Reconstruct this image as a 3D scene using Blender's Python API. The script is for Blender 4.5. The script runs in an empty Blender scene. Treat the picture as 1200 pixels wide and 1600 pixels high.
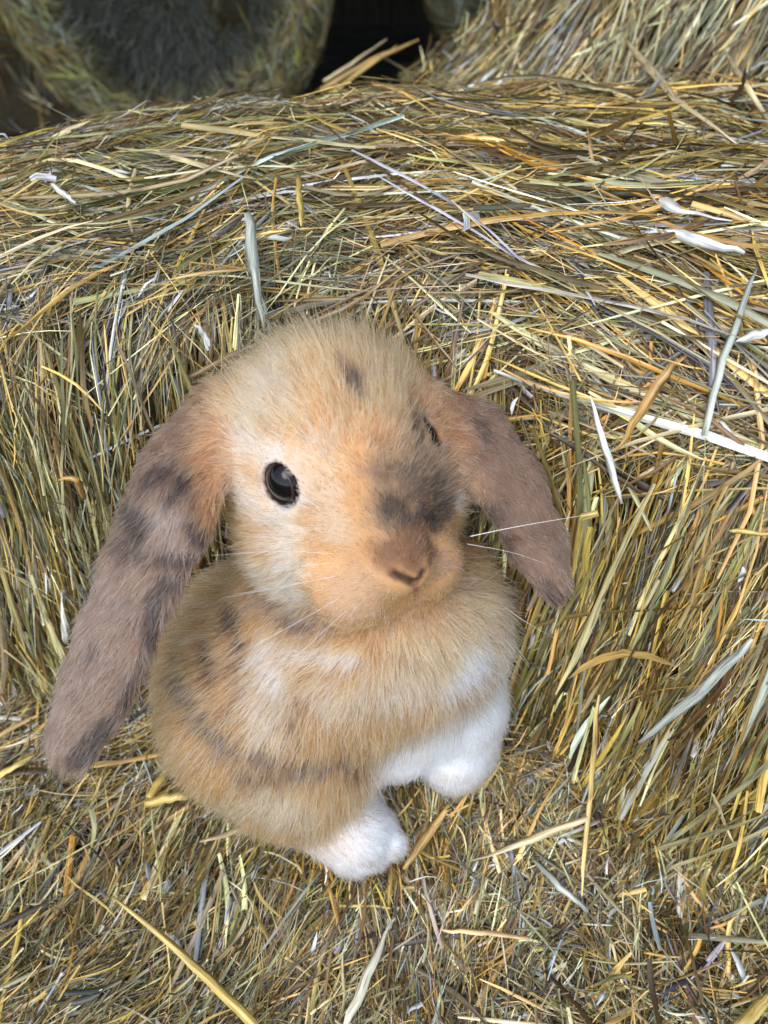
import bpy, math, random
import numpy as np
from mathutils import Vector, Matrix
from mathutils.bvhtree import BVHTree

R = math.radians
rng = np.random.default_rng(11)
random.seed(5)
sc = bpy.context.scene
col = sc.collection

# ------------------------------------------------------------------ camera
CAMZ, PITCH, FPX = 0.38, R(42), 1155.0            # height above the straw ledge, tilt down, focal length in photo pixels
cd = bpy.data.cameras.new('camera')
cam = bpy.data.objects.new('camera', cd); col.objects.link(cam)
cam.location = (0, 0, CAMZ)
cam.rotation_euler = (R(90) - PITCH, 0, 0)
cd.sensor_fit = 'VERTICAL'; cd.sensor_height = 36.0; cd.lens = 36.0 * FPX / 1600.0
cd.clip_start = 0.01; cd.clip_end = 200
cd.dof.use_dof = True; cd.dof.focus_distance = 0.295; cd.dof.aperture_fstop = 11.0
sc.camera = cam

# ------------------------------------------------------------------ light
SUN_EL, SUN_AZ = 52, 205                           # soft light from behind and to the left of the camera
w = bpy.data.worlds.new('World'); sc.world = w; w.use_nodes = True
nt = w.node_tree; nt.nodes.clear()
sky = nt.nodes.new('ShaderNodeTexSky'); sky.sky_type = 'NISHITA'; sky.sun_disc = False
sky.sun_elevation = R(SUN_EL); sky.sun_rotation = R(SUN_AZ); sky.air_density = 1.0; sky.dust_density = 1.2; sky.ozone_density = 0.6
bg = nt.nodes.new('ShaderNodeBackground'); bg.inputs['Strength'].default_value = 0.15
wo = nt.nodes.new('ShaderNodeOutputWorld')
nt.links.new(sky.outputs[0], bg.inputs[0]); nt.links.new(bg.outputs[0], wo.inputs[0])
sl = bpy.data.lights.new('sun', 'SUN'); sl.energy = 1.0; sl.angle = R(40); sl.color = (1.0, 0.99, 0.975)
sun = bpy.data.objects.new('sun', sl); col.objects.link(sun)
az = R(SUN_AZ); el = R(SUN_EL)
sdir = Vector((math.sin(az) * math.cos(el), math.cos(az) * math.cos(el), math.sin(el)))
sun.rotation_euler = sdir.to_track_quat('Z', 'Y').to_euler()
sc.view_settings.view_transform = 'Standard'; sc.view_settings.look = 'None'
sc.view_settings.gamma = 1; sc.view_settings.use_curve_mapping = False
sc.view_settings.exposure = 1.2
sc.cycles.use_denoising = True
sc.cycles.max_bounces = 12; sc.cycles.diffuse_bounces = 3; sc.cycles.transmission_bounces = 10; sc.cycles.glossy_bounces = 4
sc.cycles.use_adaptive_sampling = True; sc.cycles.adaptive_threshold = 0.01
try:
    sc.cycles_curves.shape = 'RIBBONS'; sc.cycles_curves.subdivisions = 2
except Exception:
    pass

# ------------------------------------------------------------------ helpers
CX = np.array([1.0, 0, 0])
CUP = np.array([0, math.sin(PITCH), math.cos(PITCH)])
CFW = np.array([0, math.cos(PITCH), -math.sin(PITCH)])
CO = np.array([0, 0, CAMZ])
def P(px, py, d):
    """a point d metres in front of the viewer, on the line of sight through a photo pixel"""
    return CO + d * (CFW + (px - 600) / FPX * CX - (py - 800) / FPX * CUP)
def ray(px, py):
    v = CFW + (px - 600) / FPX * CX - (py - 800) / FPX * CUP
    return v / np.linalg.norm(v)
def proj(p):
    q = np.asarray(p) - CO
    d = q @ CFW
    return 600 + FPX * (q @ CX) / d, 800 - FPX * (q @ CUP) / d, d

def _h(ix, iy, iz, seed):
    n = (ix.astype(np.int64) * 374761393 + iy.astype(np.int64) * 668265263 + iz.astype(np.int64) * 2147483647 + seed * 1274126177) & 0xffffffff
    n = ((n ^ (n >> 13)) * 1274126177) & 0xffffffff
    n = n ^ (n >> 16)
    return (n & 0xffff) / 65535.0
def vnoise(p, freq, seed=0):
    """smooth value noise in 0..1 at points p (n,3)"""
    q = p * freq
    i = np.floor(q).astype(np.int64); f = q - i; f = f * f * (3 - 2 * f)
    out = 0
    for dx in (0, 1):
        for dy in (0, 1):
            for dz in (0, 1):
                wgt = (f[..., 0] if dx else 1 - f[..., 0]) * (f[..., 1] if dy else 1 - f[..., 1]) * (f[..., 2] if dz else 1 - f[..., 2])
                out = out + wgt * _h(i[..., 0] + dx, i[..., 1] + dy, i[..., 2] + dz, seed)
    return out
def fbm(p, freq, seed=0, o=3):
    s = 0; a = 1; t = 0
    for k in range(o):
        s = s + a * vnoise(p, freq * 2 ** k, seed + 7 * k); t += a; a *= 0.5
    return s / t
def norm(v):
    return v / np.maximum(np.linalg.norm(v, axis=-1, keepdims=True), 1e-12)
def sstep(a, b, x):
    t = np.clip((x - a) / (b - a), 0, 1); return t * t * (3 - 2 * t)

def link(name, data, parent=None, label=None, cat=None, group=None, kind=None):
    o = bpy.data.objects.new(name, data); col.objects.link(o)
    if parent is not None: o.parent = parent
    if label: o['label'] = label
    if cat: o['category'] = cat
    if group: o['group'] = group
    if kind: o['kind'] = kind
    return o
def empty(name, loc, **k):
    o = link(name, None, **k); o.location = loc; o.empty_display_size = 0.02
    return o
def put_under(o, root):
    """parent o, whose mesh is in world coordinates, to a root that stands elsewhere"""
    o.parent = root; o.matrix_parent_inverse = Matrix.Translation(-Vector(root.location))

def quads_mesh(name, V, F, smooth=True, cols=None, st=None, mat=None):
    m = bpy.data.meshes.new(name)
    V = np.ascontiguousarray(V, dtype=np.float32).reshape(-1, 3); F = np.ascontiguousarray(F, dtype=np.int32)
    k = F.shape[1]
    m.vertices.add(len(V)); m.vertices.foreach_set('co', V.ravel())
    m.loops.add(F.size); m.loops.foreach_set('vertex_index', F.ravel())
    m.polygons.add(len(F)); m.polygons.foreach_set('loop_start', np.arange(0, F.size, k, dtype=np.int32))
    m.polygons.foreach_set('use_smooth', np.full(len(F), smooth, dtype=bool))
    if cols is not None:
        a = m.attributes.new('Col', 'FLOAT_COLOR', 'POINT')
        c = np.ones((len(V), 4), np.float32); c[:, :3] = cols.reshape(-1, 3); a.data.foreach_set('color', c.ravel())
    if st is not None:
        a = m.attributes.new('st', 'FLOAT_VECTOR', 'POINT'); a.data.foreach_set('vector', np.ascontiguousarray(st, dtype=np.float32).ravel())
    m.update(calc_edges=True)
    if mat: m.materials.append(mat)
    return m
def grid_faces(nu, nv):
    i = np.arange((nu - 1) * (nv - 1)); a = (i // (nv - 1)) * nv + i % (nv - 1)
    return np.stack([a, a + nv, a + nv + 1, a + 1], 1)

# ------------------------------------------------------------------ materials
def mat(name):
    m = bpy.data.materials.new(name); m.use_nodes = True
    n = m.node_tree; n.nodes.clear()
    out = n.nodes.new('ShaderNodeOutputMaterial'); b = n.nodes.new('ShaderNodeBsdfPrincipled')
    n.links.new(b.outputs[0], out.inputs[0])
    return m, n, b, out
def ramp(n, fac, stops):
    r = n.nodes.new('ShaderNodeValToRGB')
    while len(r.color_ramp.elements) > 1: r.color_ramp.elements.remove(r.color_ramp.elements[-1])
    for i, (p, c) in enumerate(stops):
        e = r.color_ramp.elements[0] if i == 0 else r.color_ramp.elements.new(p)
        e.position = p; e.color = (*c, 1)
    n.links.new(fac, r.inputs[0]); return r.outputs[0]

def straw_material():
    m, n, b, out = mat('straw')
    a = n.nodes.new('ShaderNodeAttribute'); a.attribute_name = 'Col'
    s = n.nodes.new('ShaderNodeAttribute'); s.attribute_name = 'st'
    mp = n.nodes.new('ShaderNodeVectorMath'); mp.operation = 'MULTIPLY'; mp.inputs[1].default_value = (1500, 60, 50)
    n.links.new(s.outputs['Vector'], mp.inputs[0])
    nz = n.nodes.new('ShaderNodeTexNoise'); nz.inputs['Scale'].default_value = 1.0; nz.inputs['Detail'].default_value = 3
    n.links.new(mp.outputs[0], nz.inputs['Vector'])
    k = ramp(n, nz.outputs['Fac'], [(0.3, (0.36, 0.33, 0.30)), (0.48, (0.9, 0.9, 0.9)), (0.72, (1.35, 1.32, 1.25))])
    mx = n.nodes.new('ShaderNodeMix'); mx.data_type = 'RGBA'; mx.blend_type = 'MULTIPLY'; mx.inputs[0].default_value = 1
    n.links.new(a.outputs['Color'], mx.inputs[6]); n.links.new(k, mx.inputs[7])
    n.links.new(mx.outputs[2], b.inputs['Base Color'])
    b.inputs['Roughness'].default_value = 0.38
    b.inputs['Specular IOR Level'].default_value = 0.8
    bp = n.nodes.new('ShaderNodeBump'); bp.inputs['Strength'].default_value = 0.35; bp.inputs['Distance'].default_value = 0.0004
    n.links.new(nz.outputs['Fac'], bp.inputs['Height']); n.links.new(bp.outputs[0], b.inputs['Normal'])
    tr = n.nodes.new('ShaderNodeBsdfTranslucent'); n.links.new(mx.outputs[2], tr.inputs[0])
    ms = n.nodes.new('ShaderNodeMixShader'); ms.inputs[0].default_value = 0.14
    n.links.new(b.outputs[0], ms.inputs[1]); n.links.new(tr.outputs[0], ms.inputs[2]); n.links.new(ms.outputs[0], out.inputs[0])
    return m
M_STRAW = straw_material()
def chaff_material():
    m, n, b, out = mat('packed_chaff')
    g = n.nodes.new('ShaderNodeNewGeometry')
    nz = n.nodes.new('ShaderNodeTexNoise'); nz.inputs['Scale'].default_value = 260; nz.inputs['Detail'].default_value = 6
    n.links.new(g.outputs['Position'], nz.inputs['Vector'])
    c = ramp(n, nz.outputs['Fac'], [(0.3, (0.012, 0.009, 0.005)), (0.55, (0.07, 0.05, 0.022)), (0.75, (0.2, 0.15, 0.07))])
    n.links.new(c, b.inputs['Base Color']); b.inputs['Roughness'].default_value = 0.95
    bp = n.nodes.new('ShaderNodeBump'); bp.inputs['Strength'].default_value = 1; bp.inputs['Distance'].default_value = 0.004
    n.links.new(nz.outputs['Fac'], bp.inputs['Height']); n.links.new(bp.outputs[0], b.inputs['Normal'])
    return m
M_CHAFF = chaff_material()

# ------------------------------------------------------------------ sheets: a surface as a table of points
class Sheet:
    def __init__(s, T):
        s.T = T; s.nu, s.nv = T.shape[:2]
        Pu = np.gradient(T, axis=0); Pv = np.gradient(T, axis=1)
        s.lu = np.linalg.norm(Pu, axis=2); s.lv = np.linalg.norm(Pv, axis=2)
        s.tu = norm(Pu); s.tv = norm(Pv - (np.sum(Pv * norm(Pu), 2, keepdims=True)) * norm(Pu)); s.n = norm(np.cross(Pu, Pv))
        s.area = s.lu * s.lv
    def look(s, A, u, v):
        u = np.clip(u, 0, s.nu - 1.001); v = np.clip(v, 0, s.nv - 1.001)
        i = u.astype(int); j = v.astype(int); a = u - i; b = v - j
        if A.ndim == 3: a = a[..., None]; b = b[..., None]
        return (A[i, j] * (1 - a) + A[i + 1, j] * a) * (1 - b) + (A[i, j + 1] * (1 - a) + A[i + 1, j + 1] * a) * b
    def sample(s, n, dens=None):
        wgt = s.area[:-1, :-1].copy()
        if dens is not None: wgt = wgt * dens(s.T[:-1, :-1])
        c = np.cumsum(wgt.ravel()); k = np.searchsorted(c, rng.random(n) * c[-1]); k = np.minimum(k, c.size - 1)
        return k // (s.nv - 1) + rng.random(n), k % (s.nv - 1) + rng.random(n)
    def mesh(s, name, m, inset=0.0):
        k = 2 if s.nu > 200 else 1
        T = (s.T - s.n * inset)[::k, ::k]
        return quads_mesh(name, T, grid_faces(*T.shape[:2]), mat=m)

def strands(sheet, n, length, width, dirf, h, K=5, wob=0.35, lift=0.0, arch=0.35, dens=None, colf=None, kink=0.15, sink=0.35, flat=False, bundle=1):
    """n straw pieces that follow the sheet. Returns verts (n,K,3,3), colours, st."""
    nb = max(1, bundle); m_ = max(1, n // nb)
    u, v = sheet.sample(m_, dens)
    p0 = sheet.look(sheet.T, u, v); th = dirf(p0)
    cb = colf(p0, m_)
    n = m_ * nb
    if nb > 1:                                                         # stems pressed together side by side
        u, v, th = (np.repeat(a, nb) for a in (u, v, th)); cb = np.repeat(cb, nb, 0); own = rng.random(n) < .45
        oa = rng.normal(0, .012, n); ob = rng.normal(0, 1, n) * (.0011 + 1.1 * width[1])
        lu_, lv_ = sheet.look(sheet.lu, np.clip(u, 0, sheet.nu - 1.001), np.clip(v, 0, sheet.nv - 1.001)), sheet.look(sheet.lv, np.clip(u, 0, sheet.nu - 1.001), np.clip(v, 0, sheet.nv - 1.001))
        u = u + (np.cos(th) * oa - np.sin(th) * ob) / lu_; v = v + (np.sin(th) * oa + np.cos(th) * ob) / lv_
        th = th + rng.normal(0, .06, n); p0 = sheet.look(sheet.T, u, v)
        cb = np.where(own[:, None], colf(p0, n), cb * rng.uniform(.8, 1.15, (n, 1)))
    L = rng.uniform(0, 1, n) ** 1.6 * (length[1] - length[0]) + length[0]
    W = rng.uniform(0, 1, n) ** 2.6 * (width[1] - width[0]) + width[0]
    L = np.maximum(L, W * 4)
    H = rng.uniform(h[0], h[1], n)
    curv = np.repeat(rng.normal(0, wob, m_), nb) / np.maximum(L, .02) * 0.5
    kk = np.where(rng.random(n) < kink, rng.normal(0, .7, n), 0); kpos = rng.integers(1, max(2, K - 1), n)
    tipA = rng.normal(0, 1, n) * lift; tipB = rng.normal(0, 1, n) * lift
    pts = np.zeros((n, K, 3)); nor = np.zeros((n, K, 3))
    ds = L / (K - 1)
    u = u - np.cos(th) * L / 2 / sheet.look(sheet.lu, u, v); v = v - np.sin(th) * L / 2 / sheet.look(sheet.lv, u, v)
    for k in range(K):
        t = k / (K - 1)
        uu = np.clip(u, 0, sheet.nu - 1.001); vv = np.clip(v, 0, sheet.nv - 1.001)
        b = sheet.look(sheet.T, uu, vv); nn = norm(sheet.look(sheet.n, uu, vv))
        hh = H + np.abs(tipA) * (1 - t) ** 3 + np.abs(tipB) * t ** 3 - sink * .004 * (abs(2 * t - 1)) ** 2
        pts[:, k] = b + nn * hh[:, None]; nor[:, k] = nn
        th = th + curv * ds + np.where(kpos == k, kk, 0)
        u = u + np.cos(th) * ds / sheet.look(sheet.lu, uu, vv); v = v + np.sin(th) * ds / sheet.look(sheet.lv, uu, vv)
    pts += rng.normal(0, 1, pts.shape) * (L * 0.004)[:, None, None]
    if K >= 5:                                                         # stems are stiff: they bridge the small dips
        for _ in range(2): pts[:, 1:-1] = .25 * pts[:, :-2] + .5 * pts[:, 1:-1] + .25 * pts[:, 2:]
    return ribbon(pts, nor, W, arch, np.clip(cb, .01, .92), flat=flat)

def ribbon(pts, nor, W, arch, colr, taper=True, flat=False):
    n, K = pts.shape[:2]
    T = norm(np.gradient(pts, axis=1))
    roll = rng.normal(0, 0.5, n)[:, None, None] + rng.normal(0, .25, n)[:, None, None] * np.linspace(-1, 1, K)[None, :, None] * 2
    B = norm(np.cross(T, nor)); N = norm(np.cross(B, T))
    Wd = B * np.cos(roll) + N * np.sin(roll); Up = N * np.cos(roll) - B * np.sin(roll)
    t = np.linspace(0, 1, K)[None, :]
    prof = np.ones((n, K))
    if taper:
        a = rng.uniform(.05, 1, (n, 1)); b = rng.uniform(.05, 1, (n, 1))
        prof = np.minimum(1, a + (1 - a) * np.sqrt(t * 3.2 + 1e-6)) * np.minimum(1, b + (1 - b) * np.sqrt((1 - t) * 3.2 + 1e-6))
    w_ = (W[:, None] if np.ndim(W) == 1 else W) * prof
    w_ = w_[..., None]
    V = np.stack([pts - Wd * w_ / 2, pts + Up * w_ * arch, pts + Wd * w_ / 2], 2)
    sh = np.clip(1 + rng.normal(0, .10, (n, K, 1)) + rng.normal(0, .16, (n, 1, 1)) * np.linspace(-1, 1, K)[None, :, None], .5, 1.4)
    C = np.repeat((colr[:, None, :] * sh)[:, :, None, :], 3, 2)
    st = np.zeros((n, K, 3, 3))
    st[..., 0] = np.stack([-w_[..., 0] / 2, 0 * w_[..., 0], w_[..., 0] / 2], 2) if False else (np.array([-.5, 0, .5])[None, None, :] * w_)
    st[..., 1] = (np.linspace(0, 1, K)[None, :, None] * np.linalg.norm(pts[:, -1] - pts[:, 0], axis=1)[:, None, None])
    st[..., 2] = rng.random(n)[:, None, None] * 10
    if flat: V, C, st = V[:, :, ::2], C[:, :, ::2], st[:, :, ::2]
    return V, C, st
def strand_faces(n, K, M=3):
    base = (np.arange(n) * K * M)[:, None, None]
    k = np.arange(K - 1)[None, :, None] * M
    j = np.arange(M - 1)[None, None, :]
    a = base + k + j
    return np.stack([a, a + M, a + M + 1, a + 1], -1).reshape(-1, 4)
def strand_mesh(name, V, C, st):
    n, K = V.shape[:2]
    return quads_mesh(name, V.reshape(-1, 3), strand_faces(n, K, V.shape[2]), cols=C.reshape(-1, 3), st=st.reshape(-1, 3), mat=M_STRAW)
def join_strand_meshes(name, packs):
    Vs, Cs, Ss, Fs, o = [], [], [], [], 0
    for V, C, s in packs:
        n, K = V.shape[:2]
        Vs.append(V.reshape(-1, 3)); Cs.append(C.reshape(-1, 3)); Ss.append(s.reshape(-1, 3)); Fs.append(strand_faces(n, K, V.shape[2]) + o); o += n * K * V.shape[2]
    return quads_mesh(name, np.concatenate(Vs), np.concatenate(Fs), cols=np.concatenate(Cs), st=np.concatenate(Ss), mat=M_STRAW)

PAL = np.array([
    [0.62, 0.43, 0.15],   # 0 gold
    [0.80, 0.67, 0.38],   # 1 pale yellow
    [0.30, 0.28, 0.12],   # 2 olive
    [0.50, 0.48, 0.28],   # 3 grey green
    [0.80, 0.77, 0.64],   # 4 bleached
    [0.17, 0.105, 0.045],  # 5 brown
    [0.50, 0.54, 0.52],   # 6 blue grey
    [0.55, 0.30, 0.075],   # 7 orange
])
def colours(warm, dull=0.0, bright=1.0):
    """warm(p) 0..1: golden against grey green"""
    def f(p, n):
        wv = np.clip(warm(p) + (fbm(p, 28, 3) - .5) * 1.5, 0, 1)
        A = np.array([.16, .10, .30, .18, .025, .17, .065, .0]); B = np.array([.37, .17, .12, .06, .03, .18, .04, .03])
        pr = A[None] * (1 - wv[:, None]) + B[None] * wv[:, None]
        pr = pr / pr.sum(1, keepdims=True); c = np.cumsum(pr, 1)
        k = np.minimum((rng.random(n)[:, None] > c).sum(1), 7)
        cc = PAL[k] * rng.uniform(.10, 1.24, (n, 1)) * rng.normal(1, .05, (n, 3))
        g = cc.mean(1, keepdims=True)
        cc = cc * (1 - dull) + g * dull
        cc = g + (cc - g) * 1.22
        return np.clip(cc * bright * 1.1, .006, .85)
    return f

# ------------------------------------------------------------------ the setting
GZ = -0.38
def stone_floor():
    m, n, b, out = mat('barn_floor_dirt')
    g = n.nodes.new('ShaderNodeNewGeometry'); nz = n.nodes.new('ShaderNodeTexNoise'); nz.inputs['Scale'].default_value = 9; nz.inputs['Detail'].default_value = 8
    n.links.new(g.outputs['Position'], nz.inputs['Vector'])
    n.links.new(ramp(n, nz.outputs['Fac'], [(0.3, (0.03, 0.024, 0.016)), (0.7, (0.10, 0.08, 0.05))]), b.inputs['Base Color']); b.inputs['Roughness'].default_value = .95
    return m
g = np.array([[[x, y, GZ] for y in np.linspace(-60, 60, 9)] for x in np.linspace(-60, 60, 9)], float)
link('ground', Sheet(g).mesh('ground', stone_floor()), kind='structure')
def wood(name, c0, c1):
    m, n, b, out = mat(name)
    g = n.nodes.new('ShaderNodeNewGeometry'); mp = n.nodes.new('ShaderNodeVectorMath'); mp.operation = 'MULTIPLY'; mp.inputs[1].default_value = (18, 18, 1.5)
    nz = n.nodes.new('ShaderNodeTexNoise'); nz.inputs['Scale'].default_value = 2; nz.inputs['Detail'].default_value = 6
    n.links.new(g.outputs['Position'], mp.inputs[0]); n.links.new(mp.outputs[0], nz.inputs['Vector'])
    n.links.new(ramp(n, nz.outputs['Fac'], [(0.3, c0), (0.7, c1)]), b.inputs['Base Color']); b.inputs['Roughness'].default_value = .8
    return m
M_WOOD = wood('added_boards', (0.03, 0.022, 0.015), (0.09, 0.065, 0.04))
def box_mesh(name, lo, hi, m):
    (x0, y0, z0), (x1, y1, z1) = lo, hi
    V = [(x0, y0, z0), (x1, y0, z0), (x1, y1, z0), (x0, y1, z0), (x0, y0, z1), (x1, y0, z1), (x1, y1, z1), (x0, y1, z1)]
    F = [(0, 3, 2, 1), (4, 5, 6, 7), (0, 1, 5, 4), (1, 2, 6, 5), (2, 3, 7, 6), (3, 0, 4, 7)]
    return quads_mesh(name, np.array(V), np.array(F), smooth=False, mat=m)
link('added_dark_wall', box_mesh('added_dark_wall', (-5, 5.0, GZ), (5, 5.1, 1.6), M_WOOD), kind='structure')  # back wall added so that the gap between the bales stays dark
link('added_shade_roof', box_mesh('added_shade_roof', (-5, 0.55, 1.5), (5, 5.0, 1.6), M_WOOD), kind='structure')  # unseen roof, added to darken the bales at the back

def visw(T, far=1.0, out=.06):
    q = T - CO; d = q @ CFW; d = np.maximum(d, .02)
    x = 600 + FPX * (q @ CX) / d; y = 800 - FPX * (q @ CUP) / d
    ins = (q @ CFW > .03) & (x > -150) & (x < 1350) & (y > -120) & (y < 1750)
    return np.where(ins, np.clip((.33 / d) ** 1.5, .05, 1.5), out)

H = 0.263
def f_base(x):
    xc = np.clip(x, -.55, .5)
    return .205 - .25 * xc - np.where(xc > 0, .6, .3) * xc ** 2 * np.where(np.abs(xc) < .3, 1, .3 / np.maximum(np.abs(xc), .01)) + .055 * np.exp(-((x + .012) / .088) ** 2)
def b_back(x):
    return np.interp(x, [-.75, -.3, -.19, -.05, .1, .75], [.44, .45, .475, .56, .60, .66])
def chaikin(p, it=3):
    for _ in range(it):
        q = np.empty((len(p) * 2, p.shape[1])); q[0] = p[0]; q[-1] = p[-1]
        q[1:-1:2] = .75 * p[:-1] + .25 * p[1:]; q[2:-1:2] = .25 * p[:-1] + .75 * p[1:]
        p = q
    return p
def resample(p, n):
    s = np.r_[0, np.cumsum(np.linalg.norm(np.diff(p, axis=0), axis=1))]
    t = np.linspace(0, s[-1], n)
    return np.stack([np.interp(t, s, p[:, k]) for k in range(p.shape[1])], 1)
def displace(T, amps, seed):
    s = Sheet(T)
    d = sum((fbm(T, f, seed + i * 31) - .5) * a for i, (f, a) in enumerate(amps))
    return T + s.n * d[..., None]

def table(xs, prof, n):
    return np.stack([np.column_stack([np.full(n, x), resample(chaikin(np.array(prof(x), float)), n)]) for x in xs])
def main_prof(x):
    f = float(f_base(np.array(x))); b = float(b_back(x))
    e = .0 + .02 * sstep(-.2, .25, x)
    return [(f, GZ), (f, -.12), (f, -.01), (f + .014, .11), (f + .022 + e * .5, H - .065), (f + .035 + e, H - .025), (f + .085 + e, H - .004), (f + .13, H), (b - .05, H), (b - .01, H - .02), (b + .01, H - .08), (b + .02, GZ)]
T_main = displace(table(np.linspace(-.75, .75, 360), main_prof, 420), [(9, .024), (28, .026), (80, .016)], 1)
S_main = Sheet(T_main)
def ledge_prof(x):
    f = float(f_base(np.array(x)))
    r = .026 * float(sstep(-.02, .04, x) * sstep(.15, .08, x))
    return [(-.36, GZ), (-.36, -.06), (-.34, -.005), (-.2, .0), (-.0, .0), (f - .13, .0), (f - .06, .002 + r * .35), (f - .02, .006 + r), (f + .03, .012 + r), (f + .06, .02 + r)]
T_ledge = displace(table(np.linspace(-.75, .75, 330), ledge_prof, 300), [(9, .010), (30, .016), (80, .012)], 50)
S_ledge = Sheet(T_ledge)
def heap_prof(x):
    t = .13 + .24 * float(sstep(-.02, .32, x)) + .06 * float(sstep(.2, .7, x)); y = .70 - .05 * x
    return [(y - .03, GZ), (y - .02, 0), (y, t - .10), (y + .035, t - .04), (y + .09, t - .01), (y + .2, t), (y + .42, t), (y + .5, t - .08), (y + .52, GZ)]
T_heap = displace(table(np.linspace(.03, 1.0, 150), heap_prof, 170), [(7, .05), (22, .03)], 90)
S_heap = Sheet(T_heap)

def dir_main(p):
    n = len(p); x, y, z = p.T
    f = f_base(x)
    top = sstep(H - .05, H - .008, z + (fbm(p, 14, 70) - .5) * .04 + .022 * sstep(-.08, .06, x))
    face = R(91) - R(9) * sstep(-.05, .18, x) + (fbm(p, 12, 71) - .5) * .42
    tp = R(4) - R(34) * sstep(-.06, .10, x) * sstep(.16, .06, y - f) + (fbm(p, 14, 72) - .5) * 2.2
    a = face * (1 - top) + tp * top
    return a + rng.normal(0, 1, n) * np.where(rng.random(n) < .07 + .12 * top, .7, .10) + np.where(top > .5, rng.normal(0, .38, n), 0)
def dir_ledge(p):
    n = len(p)
    return R(58) + (fbm(p, 13, 80) - .5) * 2.2 + rng.normal(0, 1, n) * np.where(rng.random(n) < .35, 1.0, .35)
def dir_heap(p):
    n = len(p); return R(48) + (fbm(p, 6, 81) - .5) * 1.6 + rng.normal(0, .3, n)
warm_main = lambda p: .36 + .80 * sstep(-.12, .12, p[:, 0]) + .1 * sstep(.2, .28, p[:, 2]) * sstep(.5, .3, p[:, 1])
warm_ledge = lambda p: .50 + .25 * sstep(-.05, .1, p[:, 0])

def screen_size(V):
    c = V[:, :, 1]; q = c - CO; d = q @ CFW; x = 600 + FPX * (q @ CX) / np.maximum(d, .03); y = 800 - FPX * (q @ CUP) / np.maximum(d, .03)
    ok = ((x > 0) & (x < 1200) & (y > 0) & (y < 1600) & (d > .05)).mean(1)
    hid = ((np.abs(x - 530) < 220) & (np.abs(y - 900) < 330)).mean(1)
    L = np.hypot(x[:, -1] - x[:, 0], y[:, -1] - y[:, 0])
    wd = np.linalg.norm(V[:, V.shape[1] // 2, 2] - V[:, V.shape[1] // 2, 0], axis=1) / d.mean(1) * FPX
    return L * wd * ok * (1 - hid)
def build_bale(name, sheet, dirf, colf, layers, label, root_loc, group=None, extra=None, n_single=290, m_in=.016, cat='bale'):
    root = empty(name, root_loc, label=label, cat=cat, group=group)
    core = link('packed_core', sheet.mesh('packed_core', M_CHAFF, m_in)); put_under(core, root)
    packs = []
    for i, (n, L, W, h, K, wob, lift, kink) in enumerate(layers):
        V, C, s = strands(sheet, n, L, W, dirf, h, K=K, wob=wob, lift=lift, kink=kink, dens=(lambda T: visw(T) * (1 + 1.3 * sstep(.0, .14, T[..., 0]) * (i == len(layers) - 1))), colf=colf, flat=(i == 0), bundle=(7, 10, 2)[min(i, 2)] if len(layers) == 3 else 4)
        if i == len(layers) - 1 and n_single:
            sz = screen_size(V); order = np.argsort(-sz); a, b = order[:n_single], order[n_single:]
            for j in a:
                o = link('straw', strand_mesh('straw', V[j:j + 1], C[j:j + 1], s[j:j + 1])); put_under(o, root)
            V, C, s = V[b], C[b], s[b]
        packs.append((V, C, s))
    if extra: packs += extra
    def husk(p, n): return np.array([.66, .68, .66]) * rng.uniform(.30, 1.0, (n, 1)) * rng.normal(1, .03, (n, 3))
    packs.append(strands(sheet, layers[0][0] // 60, (.003, .012), (.0008, .0030), dirf, (-.004, .006), K=4, wob=1.5, lift=.002, kink=.4, dens=lambda T: visw(T), colf=husk))
    o = link('fine_straw', join_strand_meshes('fine_straw', packs), kind='stuff'); put_under(o, root)
    return root
#            count  length        width           height       K  wobble lift  kink
L_main = [(88000, (.012, .05), (.0002, .0006), (-.018, .003), 4, .5, .004, .12),
          (50000, (.03, .10), (.0004, .0014), (-.014, .005), 5, .12, .004, .05),
          (6500, (.05, .15), (.0009, .0036), (-.005, .008), 6, .07, .004, .05)]
L_ledge = [(62000, (.007, .030), (.0002, .0006), (-.013, .003), 4, .6, .004, .15),
           (34000, (.012, .045), (.0004, .0014), (-.010, .004), 5, .22, .004, .08),
           (3400, (.02, .07), (.0009, .0034), (-.004, .006), 6, .12, .004, .06)]
build_bale('straw_bale', S_main, dir_main, colours(warm_main, .05), L_main, 'large golden straw bale standing upright behind the rabbit, its flat top strewn with loose stems', (0, .4, GZ))
build_bale('straw_bale', S_ledge, dir_ledge, colours(warm_ledge, .06, .98), L_ledge, 'low straw bale of short flattened stems that the rabbit sits on', (0, 0, GZ),
           extra=[strands(S_ledge, 900, (.012, .04), (.0005, .0016), dir_ledge, (.003, .011), K=5, wob=.3, lift=.004, colf=colours(warm_ledge),
                          dens=lambda T: sum(np.exp(-(((T[..., :2] - c[:2]) ** 2).sum(-1)) / .022 ** 2) for c in (P(556, 1335, .372), P(700, 1215, .39), P(620, 1190, .385), P(420, 1280, .375))))])
build_bale('straw_bale', S_heap, dir_heap, colours(lambda p: .3 + 0 * p[:, 0], .12, 1.15),
           [(9000, (.03, .10), (.0006, .0015), (-.004, .01), 4, .6, .006, .2), (6000, (.05, .16), (.0015, .004), (-.004, .014), 5, .4, .01, .2)],
           'pale shaggy straw bale at the back behind the big golden one', (.5, .9, GZ), n_single=150)

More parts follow.
